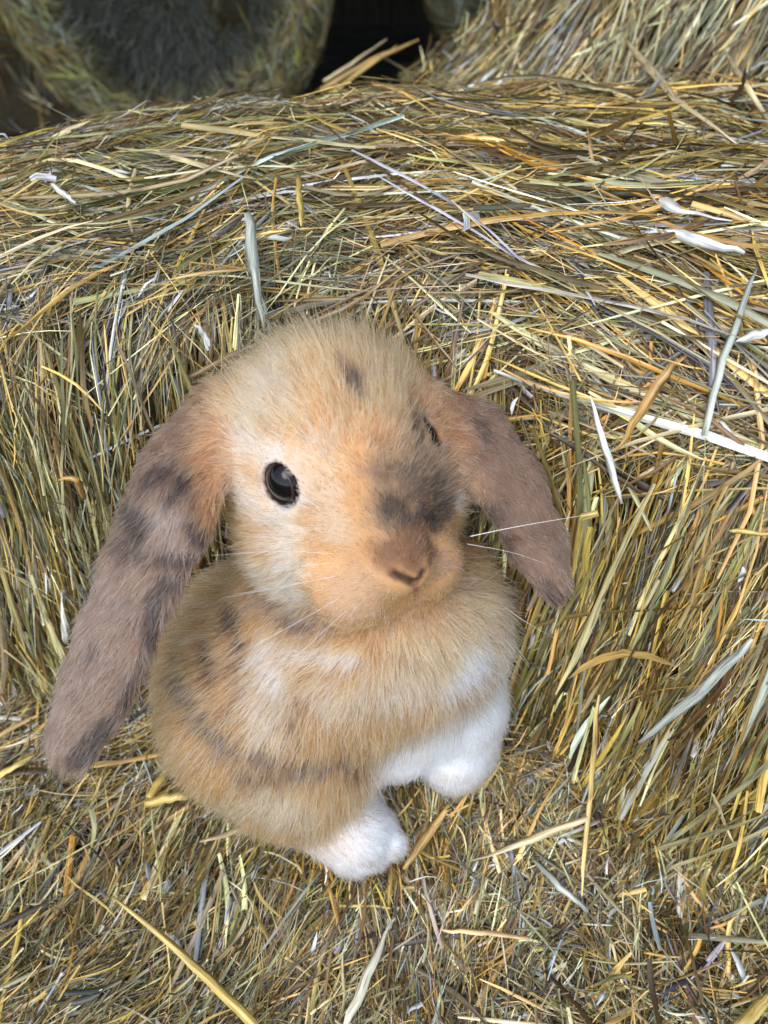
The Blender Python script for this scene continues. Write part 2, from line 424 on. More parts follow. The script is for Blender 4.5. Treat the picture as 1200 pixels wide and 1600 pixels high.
# ---- round bales in the shade of the added roof
def round_bale(px, depth, rad, length, turn, label, loc_name='round_bale'):
    c = P(px, 0, depth); cx, cy = c[0], c[1]; cz = GZ + rad - .01
    ax = np.array([-math.sin(turn), -math.cos(turn), 0]); sd = np.array([math.cos(turn), -math.sin(turn), 0]); up = np.array([0, 0, 1.0])
    prof = [(length, 0.001), (length, rad * .9), (length * .98, rad), (.12, rad), (.04, rad * .985), (.0, rad * .90), (-.0, rad * .78), (.05, rad * .62), (.09, rad * .3), (.09, 0.001)]
    pr = resample(chaikin(np.array(prof, float)), 130)
    th = np.linspace(0, 2 * math.pi, 190)
    T = np.array([cx, cy, cz]) + (pr[None, :, 0, None] * -ax) + pr[None, :, 1, None] * (np.cos(th)[:, None, None] * sd + np.sin(th)[:, None, None] * up)
    T = T + 0
    s = Sheet(T)
    if np.mean(np.sum(s.n[:, 40] * (T[:, 40] - np.array([cx, cy, cz])), 1)) < 0: T = T[::-1]
    base = displace(T, [(5, .03), (18, .02)], 140); base[-1] = base[0]
    s = Sheet(base)
    root = empty('round_bale', (cx, cy, GZ), label=label, cat='bale')
    core = link('packed_core', s.mesh('packed_core', M_CHAFF, .004)); put_under(core, root)
    cen = np.array([cx, cy, cz])
    def d(p):
        r = np.linalg.norm((p - cen) - ((p - cen) @ ax)[:, None] * ax, axis=1)
        return np.where(r > rad * .7, R(15), R(80)) + rng.normal(0, .45, len(p)) + (fbm(p, 8, 9) - .5) * 1.2
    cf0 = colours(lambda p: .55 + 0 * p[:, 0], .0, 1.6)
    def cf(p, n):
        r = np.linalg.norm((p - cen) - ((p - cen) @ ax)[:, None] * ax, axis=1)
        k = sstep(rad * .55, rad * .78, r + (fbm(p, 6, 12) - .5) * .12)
        hollow_shade = np.array([.11, .105, .062]) * rng.uniform(.4, 1.6, (n, 1))     # shade of the hollow end, painted into the straw colour
        return cf0(p, n) * k[:, None] + hollow_shade * (1 - k[:, None])
    dn = lambda T: np.where(((T - CO) @ CFW > .1) & (T[..., 1] < cy + .35), 1, .05)
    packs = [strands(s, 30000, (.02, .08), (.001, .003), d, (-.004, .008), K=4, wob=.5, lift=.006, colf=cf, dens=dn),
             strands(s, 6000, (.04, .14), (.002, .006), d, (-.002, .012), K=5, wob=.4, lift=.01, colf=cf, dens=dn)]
    o = link('fine_straw', join_strand_meshes('fine_straw', packs), kind='stuff'); put_under(o, root)
    return root, cen, ax, sd, s
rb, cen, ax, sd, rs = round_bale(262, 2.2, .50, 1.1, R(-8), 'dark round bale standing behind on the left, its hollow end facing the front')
def far_prof(x): return [(2.75, GZ), (2.75, .1), (2.76, .42), (2.80, .5), (2.9, .52), (3.4, .52), (3.5, .4), (3.5, GZ)]
S_far = Sheet(displace(table(np.linspace(-2.8, -.42, 90), far_prof, 90), [(4, .08), (12, .04)], 190))
build_bale('straw_bale', S_far, lambda p: R(120) + (fbm(p, 3, 5) - .5) * 1.6 + rng.normal(0, .4, len(p)), colours(lambda p: .6 + 0 * p[:, 0], .0, .8),
           [(6000, (.05, .16), (.003, .007), (-.01, .02), 4, .4, .01, .2)], 'dim brown square bale at the far left, behind the hollow round bale', (-1.4, 3.1, GZ), n_single=0)
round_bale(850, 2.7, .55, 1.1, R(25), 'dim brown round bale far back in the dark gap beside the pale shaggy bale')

# ---- loose stems one can pick out
bvh_main = BVHTree.FromPolygons([tuple(v) for v in T_main.reshape(-1, 3)], [tuple(f) for f in grid_faces(*T_main.shape[:2])])
bvh_ledge = BVHTree.FromPolygons([tuple(v) for v in T_ledge.reshape(-1, 3)], [tuple(f) for f in grid_faces(*T_ledge.shape[:2])])
bvh_heap = BVHTree.FromPolygons([tuple(v) for v in T_heap.reshape(-1, 3)], [tuple(f) for f in grid_faces(*T_heap.shape[:2])])
def ground_hit(px, py):
    o = Vector(CO); d = Vector(ray(px, py)); best = None
    for b in (bvh_main, bvh_ledge, bvh_heap):
        h = b.ray_cast(o, d)
        if h[0] is not None and (best is None or h[3] < best[3]): best = h
    return best
def loose(pts, wpx, c, label, lift=.006, cat='straw', arch=.28, name='loose_straw', taper=True, group='loose stems lying on the bales'):
    """pts: photo pixels that the stem passes over; each is dropped on to the straw there; a third value lifts it"""
    W3, N3, D = [], [], []
    for q in pts:
        h = ground_hit(q[0], q[1])
        l = lift + (q[2] if len(q) > 2 else 0)
        if h is None: p = P(q[0], q[1], 1.0); nn = np.array([0, -.5, .8])
        else:
            nn = np.array(h[1]); nn = nn if nn @ ray(q[0], q[1]) < 0 else -nn
            p = np.array(h[0]) - ray(q[0], q[1]) * (l / max(.45, abs(float(nn @ ray(q[0], q[1])))))
        W3.append(p); N3.append(nn); D.append((p - CO) @ CFW)
    W3 = np.array(W3); N3 = np.array(N3); K = 10
    s = np.r_[0, np.cumsum(np.linalg.norm(np.diff(W3, axis=0), axis=1))]; t = np.linspace(0, s[-1], K)
    for k_ in range(1, len(s) - 1): t[np.argmin(np.abs(t - s[k_]))] = s[k_]
    A = np.stack([np.interp(t, s, W3[:, k]) for k in range(3)], 1)[None]; Nn = norm(np.stack([np.interp(t, s, N3[:, k]) for k in range(3)], 1))[None]
    A = A + rng.normal(0, .00025, A.shape)
    ww = np.interp(t, s, D)[None] * (np.interp(t / s[-1], np.linspace(0, 1, len(wpx)), wpx) if np.ndim(wpx) else wpx) / FPX
    V, C, st = ribbon(A, Nn, ww, arch, np.array([c], float), taper)
    m = strand_mesh(name, V - A.mean(1)[:, None, None, :], C, st)
    o = link(name, m, label=label, cat=cat, group=group); o.location = A[0].mean(0)
    sm = o.modifiers.new('thickness', 'SOLIDIFY'); sm.thickness = .0003; sm.offset = -1
    return o
GOLD, PALE, WHITE, GREY, ORG, YEL, OLV = (.52, .33, .10), (.62, .50, .27), (.76, .75, .69), (.40, .42, .35), (.54, .31, .09), (.60, .44, .12), (.32, .30, .14)
loose([(925, 618), (945, 700), (970, 787)], (12, 14, 6), WHITE, 'white split stem lying steeply beside the tip of an orange straw, right of the ear', .012)
loose([(1050, 568), (1010, 630), (962, 706)], (16, 15, 7), ORG, 'thick orange stem slanting down to the white split stem', .014)
loose([(1182, 418), (1130, 560), (1100, 680)], (9, 12, 12), GREY, 'long grey green stem with a bend reaching down from the upper right edge', .012)
loose([(935, 800), (910, 806), (893, 908)], (12, 12, 9), YEL, 'short sharply bent golden stem just beside the tip of the far ear', .012)
loose([(388, 335), (398, 430), (414, 522)], (16, 18, 8), GREY, 'broad grey green blade hanging over the bale edge above the rabbit', .01)
loose([(467, 275), (471, 352)], (9, 9), YEL, 'short upright yellow stem standing near the top of the grey green blade', .02)
loose([(235, 236), (325, 262), (400, 284)], (12, 13, 6), PALE, 'thick pale stem lying on the bale top at the left', .01)
loose([(975, 60, .03), (1060, 160, .012), (1150, 228)], (4, 16, 24), PALE, 'long pale sheath with a thin pointed end sticking up at the upper right', .012)
loose([(1135, 85, .02), (1170, 140, .01), (1200, 190)], (5, 9, 9), PALE, 'thin pale stem at the right edge beside the long pale sheath', .01)
loose([(795, 65, .03), (700, 135, .01), (660, 170)], (4, 6, 6), PALE, 'thin pale stem rising from the back edge of the bale top, crossing another', .008)
loose([(590, 85, .02), (660, 125, .01), (730, 162)], (5, 8, 5), (.6, .48, .25), 'thin tan stem crossing under the rising pale stem at the back edge', .006)
loose([(655, 62, .03), (580, 95, .02), (500, 142)], (4, 9, 8), GOLD, 'golden stem pointing up to the dark gap, longest of its tuft', .008)
loose([(620, 72, .03), (560, 115, .02), (515, 150)], (4, 7, 7), YEL, 'yellow stem of the tuft in front of the dark gap, below the longest', .012)
loose([(605, 60, .04), (550, 100, .02), (505, 128)], (3, 6, 7), PALE, 'pale stem of the tuft in front of the dark gap, above the golden one', .01)
loose([(178, 1402), (285, 1490), (400, 1604)], (5, 12, 16), YEL, 'long straight yellow stem running off the lower edge at the left', .012)
loose([(228, 1256), (275, 1245), (320, 1235)], (13, 14, 11), YEL, 'short thick yellow stem with its end against the haunch of the rabbit', .01)
loose([(277, 1182), (255, 1215), (232, 1248)], (12, 16, 12), YEL, 'short broad yellow stem lying above the thick yellow one by the haunch', .008)
loose([(312, 1316), (378, 1297), (468, 1323)], (8, 11, 6), PALE, 'pale bent stem lying just left of the white hind foot', .009)
loose([(733, 1348), (830, 1312), (918, 1278)], (8, 12, 10), PALE, 'long pale stem slanting up to the right, right of the white hind foot', .012)
loose([(832, 1342), (875, 1385), (918, 1424)], (9, 10, 6), GREY, 'grey green stem slanting down from under the long pale stem', .009)
loose([(612, 1440), (575, 1525), (538, 1604)], (8, 14, 16), (.7, .66, .48), 'pale grey stem running down to the lower edge in the middle', .01)
loose([(702, 1256), (665, 1310), (630, 1358)], (9, 13, 13), GOLD, 'golden stem slanting up to the front paws', .012)
loose([(-8, 1215), (25, 1197), (55, 1180)], (14, 13, 11), YEL, 'yellow stem sticking in from the left edge below the long ear', .01)
loose([(38, 258), (100, 212), (158, 174)], (6, 9, 5), PALE, 'thin pale stem slanting up in front of the dark round bale', .012)
loose([(1010, 303), (1062, 332), (1142, 347)], (14, 20, 10), WHITE, 'flat white leaf lying on the bale top, upper of the two at the right', .012)
loose([(1040, 358), (1100, 380), (1165, 394)], (16, 18, 12), (.74, .76, .72), 'flat bluish white leaf lying on the bale top, lower of the two', .014)
loose([(1204, 518), (1178, 524), (1150, 533)], (16, 15, 6), WHITE, 'curved white leaf poking in at the right edge', .012)
loose([(935, 1085), (920, 1260), (908, 1402)], (8, 13, 11), (.72, .50, .18), 'tall golden stem hanging straight down the bale face at the lower right', .012)
loose([(1112, 1238), (1130, 1280), (1147, 1318)], (6, 9, 8), PALE, 'short pale stem leaning on the bale face at the lower right', .01)
loose([(1204, 1552), (1180, 1580), (1152, 1606)], (16, 18, 18), YEL, 'thick yellow stem cut off by the lower right corner', .012)
loose([(303, 506), (318, 522), (330, 542)], (5, 10, 5), WHITE, 'small white curl of leaf on the bale face above the left of the head', .01)
loose([(1138, 830), (1204, 834)], (8, 9), YEL, 'yellow stem lying flat at the right edge, level with the nose', .012)
loose([(1175, 1000), (1090, 1085), (1000, 1160)], (16, 16, 10), (.46, .48, .42), 'broad blue grey stalk slanting across the golden face at the right', .012)
loose([(690, 1453), (760, 1458), (826, 1466)], (6, 9, 8), (.76, .5, .22), 'orange tan stem lying level below the long pale one', .009)
loose([(268, 436), (330, 424), (388, 421)], (6, 8, 5), GOLD, 'thin golden stem bending level across the bale face at the left', .01)
loose([(99, 925), (101, 965), (104, 1003)], (16, 15, 10), (.78, .78, .68), 'short pale ribbed stalk standing beside the long ear at the left', .009)
loose([(90, 750), (120, 748), (132, 780)], (5, 12, 8), ORG, 'small orange bent leaf on the greenish face at the left', .01)
loose([(680, 225), (740, 262), (808, 297)], (6, 9, 7), PALE, 'pale straight stem lying in the middle of the bale top', .01)
loose([(80, 288), (100, 303), (120, 318)], (6, 8, 5), (.66, .64, .54), 'short white stem lying near the left end of the bale top', .01)
loose([(850, 195, .012), (820, 240)], (6, 10), (.2, .15, .08), 'dark brown stub sticking up from the bale top', .01)
loose([(917, 200, .02), (928, 260)], (5, 9), (.4, .26, .12), 'brown pointed stub standing up on the bale top', .01)

# ------------------------------------------------------------------ the rabbit
W_ = lambda v: v[0] * CX + v[1] * CUP - v[2] * CFW
hf = norm(np.array([.394, -.497, .773])); he = np.array([.0486, .0168, 0]); he[2] = -(he @ hf) / hf[2]; he = norm(he); hu = np.cross(hf, he)
HM = np.stack([W_(he), W_(hu), W_(hf)], 1)                     # head axes: x to the rabbit's left, y up, z to the nose
HO = P(551, 716, .272) - HM @ np.array([0, .009, .013])
def hp(x, y, z): return HO + HM @ (np.array([x, y, z]) * .01)

def sd_ell(p, c, r, M=None):
    q = p - c
    if M is not None: q = q @ M
    r = np.array(r); k0 = np.linalg.norm(q / r, axis=-1); k1 = np.linalg.norm(q / r ** 2, axis=-1)
    return k0 * (k0 - 1) / np.maximum(k1, 1e-6)
def sd_cone(p, a, b, r1, r2):
    a = np.array(a); b = np.array(b); ab = b - a
    t = np.clip((p - a) @ ab / (ab @ ab), 0, 1)
    return np.linalg.norm(p - a - t[..., None] * ab, axis=-1) - (r1 + (r2 - r1) * t)
def sd_ear(p, pts, ws, ths, wd):
    best = np.full(p.shape[:-1], 9.0)
    for i in range(len(pts) - 1):
        a, b = pts[i], pts[i + 1]; ab = b - a; t = np.clip((p - a) @ ab / (ab @ ab), 0, 1)
        q = p - a - t[..., None] * ab
        T = norm(ab); Wv = norm(wd[i] - (wd[i] @ T) * T); N = np.cross(T, Wv)
        w_ = ws[i] + (ws[i + 1] - ws[i]) * t; th = ths[i] + (ths[i + 1] - ths[i]) * t
        A = q @ Wv; B = q @ N; C = q @ T
        B = B - .10 * A * A / w_                                        # slight cupping
        k0 = np.sqrt((A / w_) ** 2 + (B / th) ** 2 + (C / w_) ** 2); k1 = np.sqrt((A / w_ ** 2) ** 2 + (B / th ** 2) ** 2 + (C / w_ ** 2) ** 2)
        dd_ = k0 * (k0 - 1) / np.maximum(k1, 1e-6)
        best = smin(best, dd_, .005) if i else dd_
    return best + .0009
def smin(a, b, k):
    h = np.clip(.5 + .5 * (b - a) / k, 0, 1)
    return b + (a - b) * h - k * h * (1 - h)

EYE_R = hp(-2.38, 1.26, 1.78); EYE_L = hp(2.20, .86, 1.02); EYE_RAD = .0086
earR = [P(338, 640, .285), P(292, 735, .276), P(262, 815, .274), P(222, 900, .275), P(180, 1000, .278), P(150, 1078, .281), P(114, 1155, .284)]
earR_w = np.array([52, 77, 80, 75, 69, 66, 54]) * .277 / FPX
earL = [P(668, 640, .296), P(735, 680, .294), P(796, 756, .292), P(838, 848, .290), P(864, 910, .289)]
earL_w = np.array([48, 60, 57, 48, 33]) * .292 / FPX
def side(px, py, d, qx, qy, dd):     # width direction of an ear: from the first pixel to the second
    return norm(P(qx, qy, dd) - P(px, py, d))
earR_wd = [side(200, 700, .285, 360, 780, .268)] * 6
earL_wd = [side(720, 760, .292, 830, 710, .298)] * 4

def groups(p):
    """signed distance of each body region"""
    g = {}
    d = sd_ell(p, hp(-.1, 1.2, -.9), (.0315, .0320, .040), HM)
    for s in (-1, 1):
        d = smin(d, sd_ell(p, hp(s * 2.0, -1.9, .3), (.0260, .0290, .0280), HM), .016)
        d = smin(d, sd_ell(p, hp(-2.20, 1.05, 1.0) if s < 0 else hp(1.75, .8, .5), (.0105, .0120, .0140), HM), .010)
    for s in (-1, 1): d = smin(d, sd_ell(p, hp(s * 2.8, .9, -2.3), (.0190, .0180, .0220), HM), .018)
    d = smin(d, sd_cone(p, hp(0, .3, 2.0), hp(0, -1.75, 4.35), .0205, .0140), .016)
    for s in (-1, 1):
        d = smin(d, sd_ell(p, hp(s * 1.35, -3.05, 3.45), (.0165, .0150, .0160), HM), .008)
    d = smin(d, sd_ell(p, hp(0, -4.1, 2.5), (.0150, .0100, .0170), HM), .012)
    g['head'] = d
    g['ear_near'] = sd_ear(p, earR, earR_w, [.0075, .0062, .0055, .005, .005, .005, .0045], earR_wd)
    g['ear_far'] = sd_ear(p, earL, earL_w, [.0075, .006, .005, .0048, .0042], earL_wd)
    # trunk, seen from its left front: rump to the left, chest to the right
    b = sd_ell(p, P(414, 1030, .350), (.0425, .045, .044))
    b = smin(b, sd_cone(p, P(415, 1120, .350), P(465, 1165, .350), .0425, .037), .02)
    b = smin(b, sd_cone(p, P(490, 1045, .342), P(600, 985, .330), .042, .035), .03)
    b = smin(b, sd_cone(p, P(540, 850, .318), P(600, 980, .322), .036, .038), .03)
    b = smin(b, sd_ell(p, P(672, 955, .332), (.023, .030, .026)), .025)
    g['trunk'] = b
    l = sd_cone(p, P(690, 1010, .332), P(708, 1100, .348), .0270, .0225)
    l = smin(l, sd_cone(p, P(708, 1100, .348), P(712, 1165, .362), .0225, .0180), .008)
    l = smin(l, sd_cone(p, P(712, 1165, .362), P(708, 1186, .352), .0175, .0145), .008)
    for q in (P(690, 1196, .350), P(710, 1203, .349), P(731, 1196, .352)): l = smin(l, sd_ell(p, q, (.0068, .0068, .0068)), .0025)
    g['foreleg_far'] = l
    l = sd_cone(p, P(650, 1050, .330), P(634, 1115, .338), .0250, .0205)
    l = smin(l, sd_cone(p, P(634, 1115, .338), P(620, 1162, .342), .0205, .0155), .008)
    for q in (P(604, 1174, .338), P(622, 1180, .337), P(640, 1175, .339)): l = smin(l, sd_ell(p, q, (.0062, .0062, .0062)), .0025)
    g['foreleg_near'] = l
    l = sd_cone(p, P(440, 1215, .352), P(520, 1262, .356), .024, .0185)
    l = smin(l, sd_cone(p, P(520, 1262, .356), P(556, 1302, .352), .0185, .0170), .008)
    l = smin(l, sd_ell(p, P(592, 1300, .357), (.0085, .0085, .0085)), .006)
    for q in (P(566, 1328, .350), P(588, 1330, .350), P(608, 1318, .352)): l = smin(l, sd_ell(p, q, (.0072, .0072, .0072)), .0025)
    g['foot'] = l
    return g
ORDER = [('trunk', 0), ('foreleg_far', .010), ('foreleg_near', .010), ('foot', .008), ('head', .010), ('ear_near', .009), ('ear_far', .008)]
def body_sd(p):
    g = groups(p); d = None
    for k, kk in ORDER: d = g[k] if d is None else smin(d, g[k], kk)
    for s, e in ((-1, EYE_R), (1, EYE_L)):                              # sockets with a low rim
        d = smin(d, sd_ell(p, e - HM @ np.array([s * .0005, 0, 0]), (.0094, .0094, .0094)), .006)
        q = np.linalg.norm(p - e - HM @ np.array([s * .0062, 0, .0036]), axis=-1) - .0079
        d = -smin(-d, q, .0015)
    return d
lo = np.array([1e9] * 3); hi = -lo
for c in earR + earL + [P(405, 1030, .352) + s * .05 for s in (-1, 1)] + [P(405, 1125, .352) - .05, P(716, 1175, .376) - .02, P(556, 1302, .352) - .02, HO + .055, HO - .055, P(705, 950, .335) + .035]:
    lo = np.minimum(lo, c - .012); hi = np.maximum(hi, c + .012)
VOX = .0016
dims = np.ceil((hi - lo) / VOX).astype(int)
gx = [lo[i] + np.arange(dims[i]) * VOX for i in range(3)]
SD = np.empty(dims, np.float32)
for i0 in range(0, dims[0], 16):
    q = np.stack(np.meshgrid(gx[0][i0:i0 + 16], gx[1], gx[2], indexing='ij'), -1)
    SD[i0:i0 + 16] = body_sd(q)
import openvdb
vg = openvdb.FloatGrid(1.0); vg.copyFromArray(SD)
vp, vt_, vq = vg.convertToPolygons(isovalue=0.0, adaptivity=0.0) if False else (lambda r: (r[0], np.zeros((0, 3), int), r[1]))(vg.convertToQuads(isovalue=0.0))
BV = np.asarray(vp, float) * VOX + lo; BF = np.asarray(vq, int)
def grad(p, fn=None, e=.0006):
    fn = fn or body_sd
    return np.stack([fn(p + np.array([e, 0, 0])) - fn(p - np.array([e, 0, 0])), fn(p + np.array([0, e, 0])) - fn(p - np.array([0, e, 0])), fn(p + np.array([0, 0, e])) - fn(p - np.array([0, 0, e]))], -1) / (2 * e)
# keep the largest shell only
A_, B_, C_, D_ = (BV[BF[:, i]] for i in range(4))
fn_ = np.cross(C_ - A_, D_ - B_); FA = np.linalg.norm(fn_, axis=1) / 2; FC = (A_ + B_ + C_ + D_) / 4
if np.mean(np.sum(norm(fn_) * grad(FC), 1)) < 0: BF = BF[:, ::-1]; A_, B_, C_, D_ = D_, C_, B_, A_

# grooves of nose and mouth are laid on the muzzle by casting along the nose axis
def to_skin(p, d, bvh):
    h = bvh.ray_cast(Vector(p), Vector(d)); return None if h[0] is None else np.array(h[0])
bvh_body = BVHTree.FromPolygons([tuple(v) for v in BV], [tuple(f) for f in BF])
def on_skin(px, py):
    h = bvh_body.ray_cast(Vector(CO), Vector(ray(px, py))); return None if h[0] is None else np.array(h[0])
NOSE_LINE = [on_skin(*q) for q in ((618, 899), (636, 906), (650, 912), (656, 905), (661, 896))]
PHIL_LINE = [on_skin(*q) for q in ((648, 913), (651, 938))]
MOUTH_LINE = [on_skin(*q) for q in ((575, 984), (610, 972), (650, 948), (700, 925), (735, 898))]
def seg_d(p, pts):
    b = np.full(p.shape[:-1], 9.)
    for a, c in zip(pts[:-1], pts[1:]):
        ab = c - a; t = np.clip((p - a) @ ab / (ab @ ab + 1e-12), 0, 1); b = np.minimum(b, np.linalg.norm(p - a - t[..., None] * ab, axis=-1))
    return b
for _pass in range(3):                                               # settle the vertices on the surface
    BV = BV - grad(BV) * (body_sd(BV) * .8)[:, None]
BN = norm(grad(BV))
for pts, dep, wd in ((NOSE_LINE, .0013, .0016), (PHIL_LINE, .0008, .0012), (MOUTH_LINE, .0006, .0014)):
    if all(q is not None for q in pts): BV = BV - BN * (dep * np.exp(-(seg_d(BV, pts) / wd) ** 2))[:, None]

GN = [k for k, _ in ORDER]
def gweights(p):
    g = groups(p); d = np.stack([g[k] for k in GN], -1); d = d - d.min(-1, keepdims=True)
    w = np.exp(-d / .0035); return w / w.sum(-1, keepdims=True)
ORANGE, CREAM, WHT, SOOT, BRN, TAN, TAUPE, RUST, GREYB = map(np.array, ((.54, .30, .14), (.68, .55, .41), (.79, .80, .82), (.032, .024, .020), (.20, .095, .045), (.47, .235, .088), (.175, .108, .070), (.46, .20, .065), (.16, .13, .11)))
BASE = {'head': np.array((.59, .315, .135)), 'ear_near': TAUPE, 'ear_far': np.array((.165, .100, .066)), 'trunk': TAN, 'foreleg_far': WHT, 'foreleg_near': WHT, 'foot': TAN}
PATCHES = [
    (np.array((.30, .15, .08)), .6, 7, [(588, 884), (612, 896)]), (np.array((.30, .15, .08)), .6, 7, [(668, 880), (680, 862)]),  # colour, strength, radius in photo pixels, way-points
    (np.array((.45, .30, .19)), .6, 52, [(548, 930)]), (CREAM, .45, 60, [(430, 620), (400, 700)]), (CREAM, .85, 17, [(378, 700), (430, 712)]), (CREAM, .8, 22, [(385, 760), (400, 790)]),
    (CREAM, .9, 30, [(445, 815), (462, 890)]), (CREAM, .8, 30, [(410, 890), (470, 930)]), (ORANGE, .7, 20, [(385, 830), (392, 870)]), (ORANGE, .5, 26, [(410, 830)]),
    (GREYB, .6, 22, [(405, 915), (450, 950), (510, 970)]), (CREAM, .5, 30, [(500, 700), (520, 830)]),
    (SOOT, .85, 10, [(540, 592), (556, 612)]), (SOOT, .75, 8, [(560, 622), (578, 640)]), (BRN, .4, 16, [(590, 690), (600, 720)]),
    (np.array((.10, .065, .045)), .85, 17, [(622, 824), (680, 820)]), (np.array((.10, .075, .058)), .5, 22, [(640, 740), (680, 750)]),
    (SOOT, .85, 9, [(636, 640), (648, 672), (654, 695)]), (SOOT, .35, 9, [(622, 690), (636, 712)]),
    (np.array((.085, .060, .044)), .75, 33, [(610, 790), (650, 772), (695, 772)]), (np.array((.10, .075, .055)), .5, 20, [(650, 710), (685, 740)]), (np.array((.26, .18, .12)), .5, 30, [(600, 745), (640, 735)]), (np.array((.26, .18, .12)), .45, 22, [(590, 800), (600, 840)]), (np.array((.05, .036, .027)), .8, 20, [(612, 800), (650, 806), (695, 800)]), (np.array((.17, .085, .045)), .8, 24, [(625, 862), (665, 850)]), (SOOT, .35, 16, [(600, 740), (640, 740)]), (GREYB, .4, 22, [(690, 710), (725, 760)]),
    (BRN, .9, 26, [(615, 860), (662, 845)]), (BRN, .7, 14, [(650, 885)]), (BRN, .4, 16, [(580, 860)]), (CREAM, 1.0, 13, [(712, 782), (724, 812)]), (SOOT, .45, 14, [(715, 850), (740, 880)]),
    (GREYB, .55, 18, [(690, 880), (735, 900)]), (WHT, .6, 11, [(420, 988), (480, 1010), (570, 1015)]), (GREYB, .6, 7, [(600, 982), (650, 962), (740, 915)]),
    (SOOT, .6, 9, [(440, 955), (490, 972)]), (SOOT, .35, 8, [(520, 985), (560, 990)]),
    (RUST, .5, 34, [(335, 690), (350, 760), (335, 800)]), (np.array((.28, .21, .165)), .6, 30, [(270, 790), (265, 840)]), (np.array((.22, .145, .10)), .7, 46, [(170, 930), (110, 1120)]),
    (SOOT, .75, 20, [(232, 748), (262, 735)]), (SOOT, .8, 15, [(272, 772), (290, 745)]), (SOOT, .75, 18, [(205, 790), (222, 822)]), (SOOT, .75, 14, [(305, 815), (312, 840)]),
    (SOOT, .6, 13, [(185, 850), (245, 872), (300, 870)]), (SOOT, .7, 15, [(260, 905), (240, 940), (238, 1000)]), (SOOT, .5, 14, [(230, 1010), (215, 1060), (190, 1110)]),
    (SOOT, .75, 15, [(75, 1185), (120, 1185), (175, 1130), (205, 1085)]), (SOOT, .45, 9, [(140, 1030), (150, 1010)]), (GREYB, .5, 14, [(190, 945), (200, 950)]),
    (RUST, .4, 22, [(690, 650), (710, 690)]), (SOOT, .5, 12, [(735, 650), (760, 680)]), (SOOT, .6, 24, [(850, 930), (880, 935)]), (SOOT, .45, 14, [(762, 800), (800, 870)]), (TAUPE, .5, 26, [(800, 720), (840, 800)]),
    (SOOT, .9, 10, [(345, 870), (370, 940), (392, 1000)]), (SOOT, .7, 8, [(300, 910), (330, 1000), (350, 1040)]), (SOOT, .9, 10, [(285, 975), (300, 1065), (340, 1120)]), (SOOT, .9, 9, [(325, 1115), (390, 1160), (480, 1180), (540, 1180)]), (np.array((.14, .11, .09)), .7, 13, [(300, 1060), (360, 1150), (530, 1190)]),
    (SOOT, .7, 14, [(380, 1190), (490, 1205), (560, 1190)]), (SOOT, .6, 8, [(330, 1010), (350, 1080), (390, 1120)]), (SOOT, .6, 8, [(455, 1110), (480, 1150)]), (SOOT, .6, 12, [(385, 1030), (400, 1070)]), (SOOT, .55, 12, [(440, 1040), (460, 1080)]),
    (RUST, .85, 28, [(272, 1010), (270, 1080), (292, 1160)]), (RUST, .6, 26, [(300, 1180), (340, 1220)]), (np.array((.50, .35, .21)), .6, 26, [(360, 1250), (480, 1262)]),
    (CREAM, .5, 34, [(430, 1040), (420, 1120)]), (CREAM, .45, 40, [(520, 1080), (640, 1060)]), (WHT, .95, 30, [(610, 1175), (680, 1130), (735, 1100)]), (np.array((.58, .40, .22)), .6, 46, [(640, 1000), (760, 930)]), (WHT, .85, 22, [(690, 1050), (740, 1010), (785, 965)]), (TAN, .5, 22, [(500, 1140), (580, 1120)]),
    (WHT, .5, 16, [(420, 1020), (440, 1050)]), (TAN, .6, 16, [(745, 1075), (758, 1055)]), (np.array((.50, .35, .21)), .95, 34, [(440, 1235), (485, 1225)]),
    (TAN, .9, 22, [(470, 1215), (520, 1205)]),
]
PP = []
for c, st_, r, way in PATCHES:
    q = [on_skin(*x) for x in way]; q = [x for x in q if x is not None]
    if not q: continue
    if len(q) == 1: q = q * 2
    q = np.array(q); dd = float(np.mean((q - CO) @ CFW)); PP.append((c, st_, r * dd / FPX, q, gweights(q).mean(0)))
PP.append((WHT, 1.0, .0235, np.array([P(548, 1272, .358), P(592, 1315, .352)]), np.ones(len(GN))))
for way in ([(566, 1348), (592, 1350), (616, 1334)], [(690, 1212), (712, 1220), (732, 1212)]):
    q = [on_skin(*x) for x in way]; q = [x for x in q if x is not None]
    if len(q) > 1: PP.append((np.array((.42, .34, .24)), .45, .0028, np.array(q), np.ones(len(GN))))
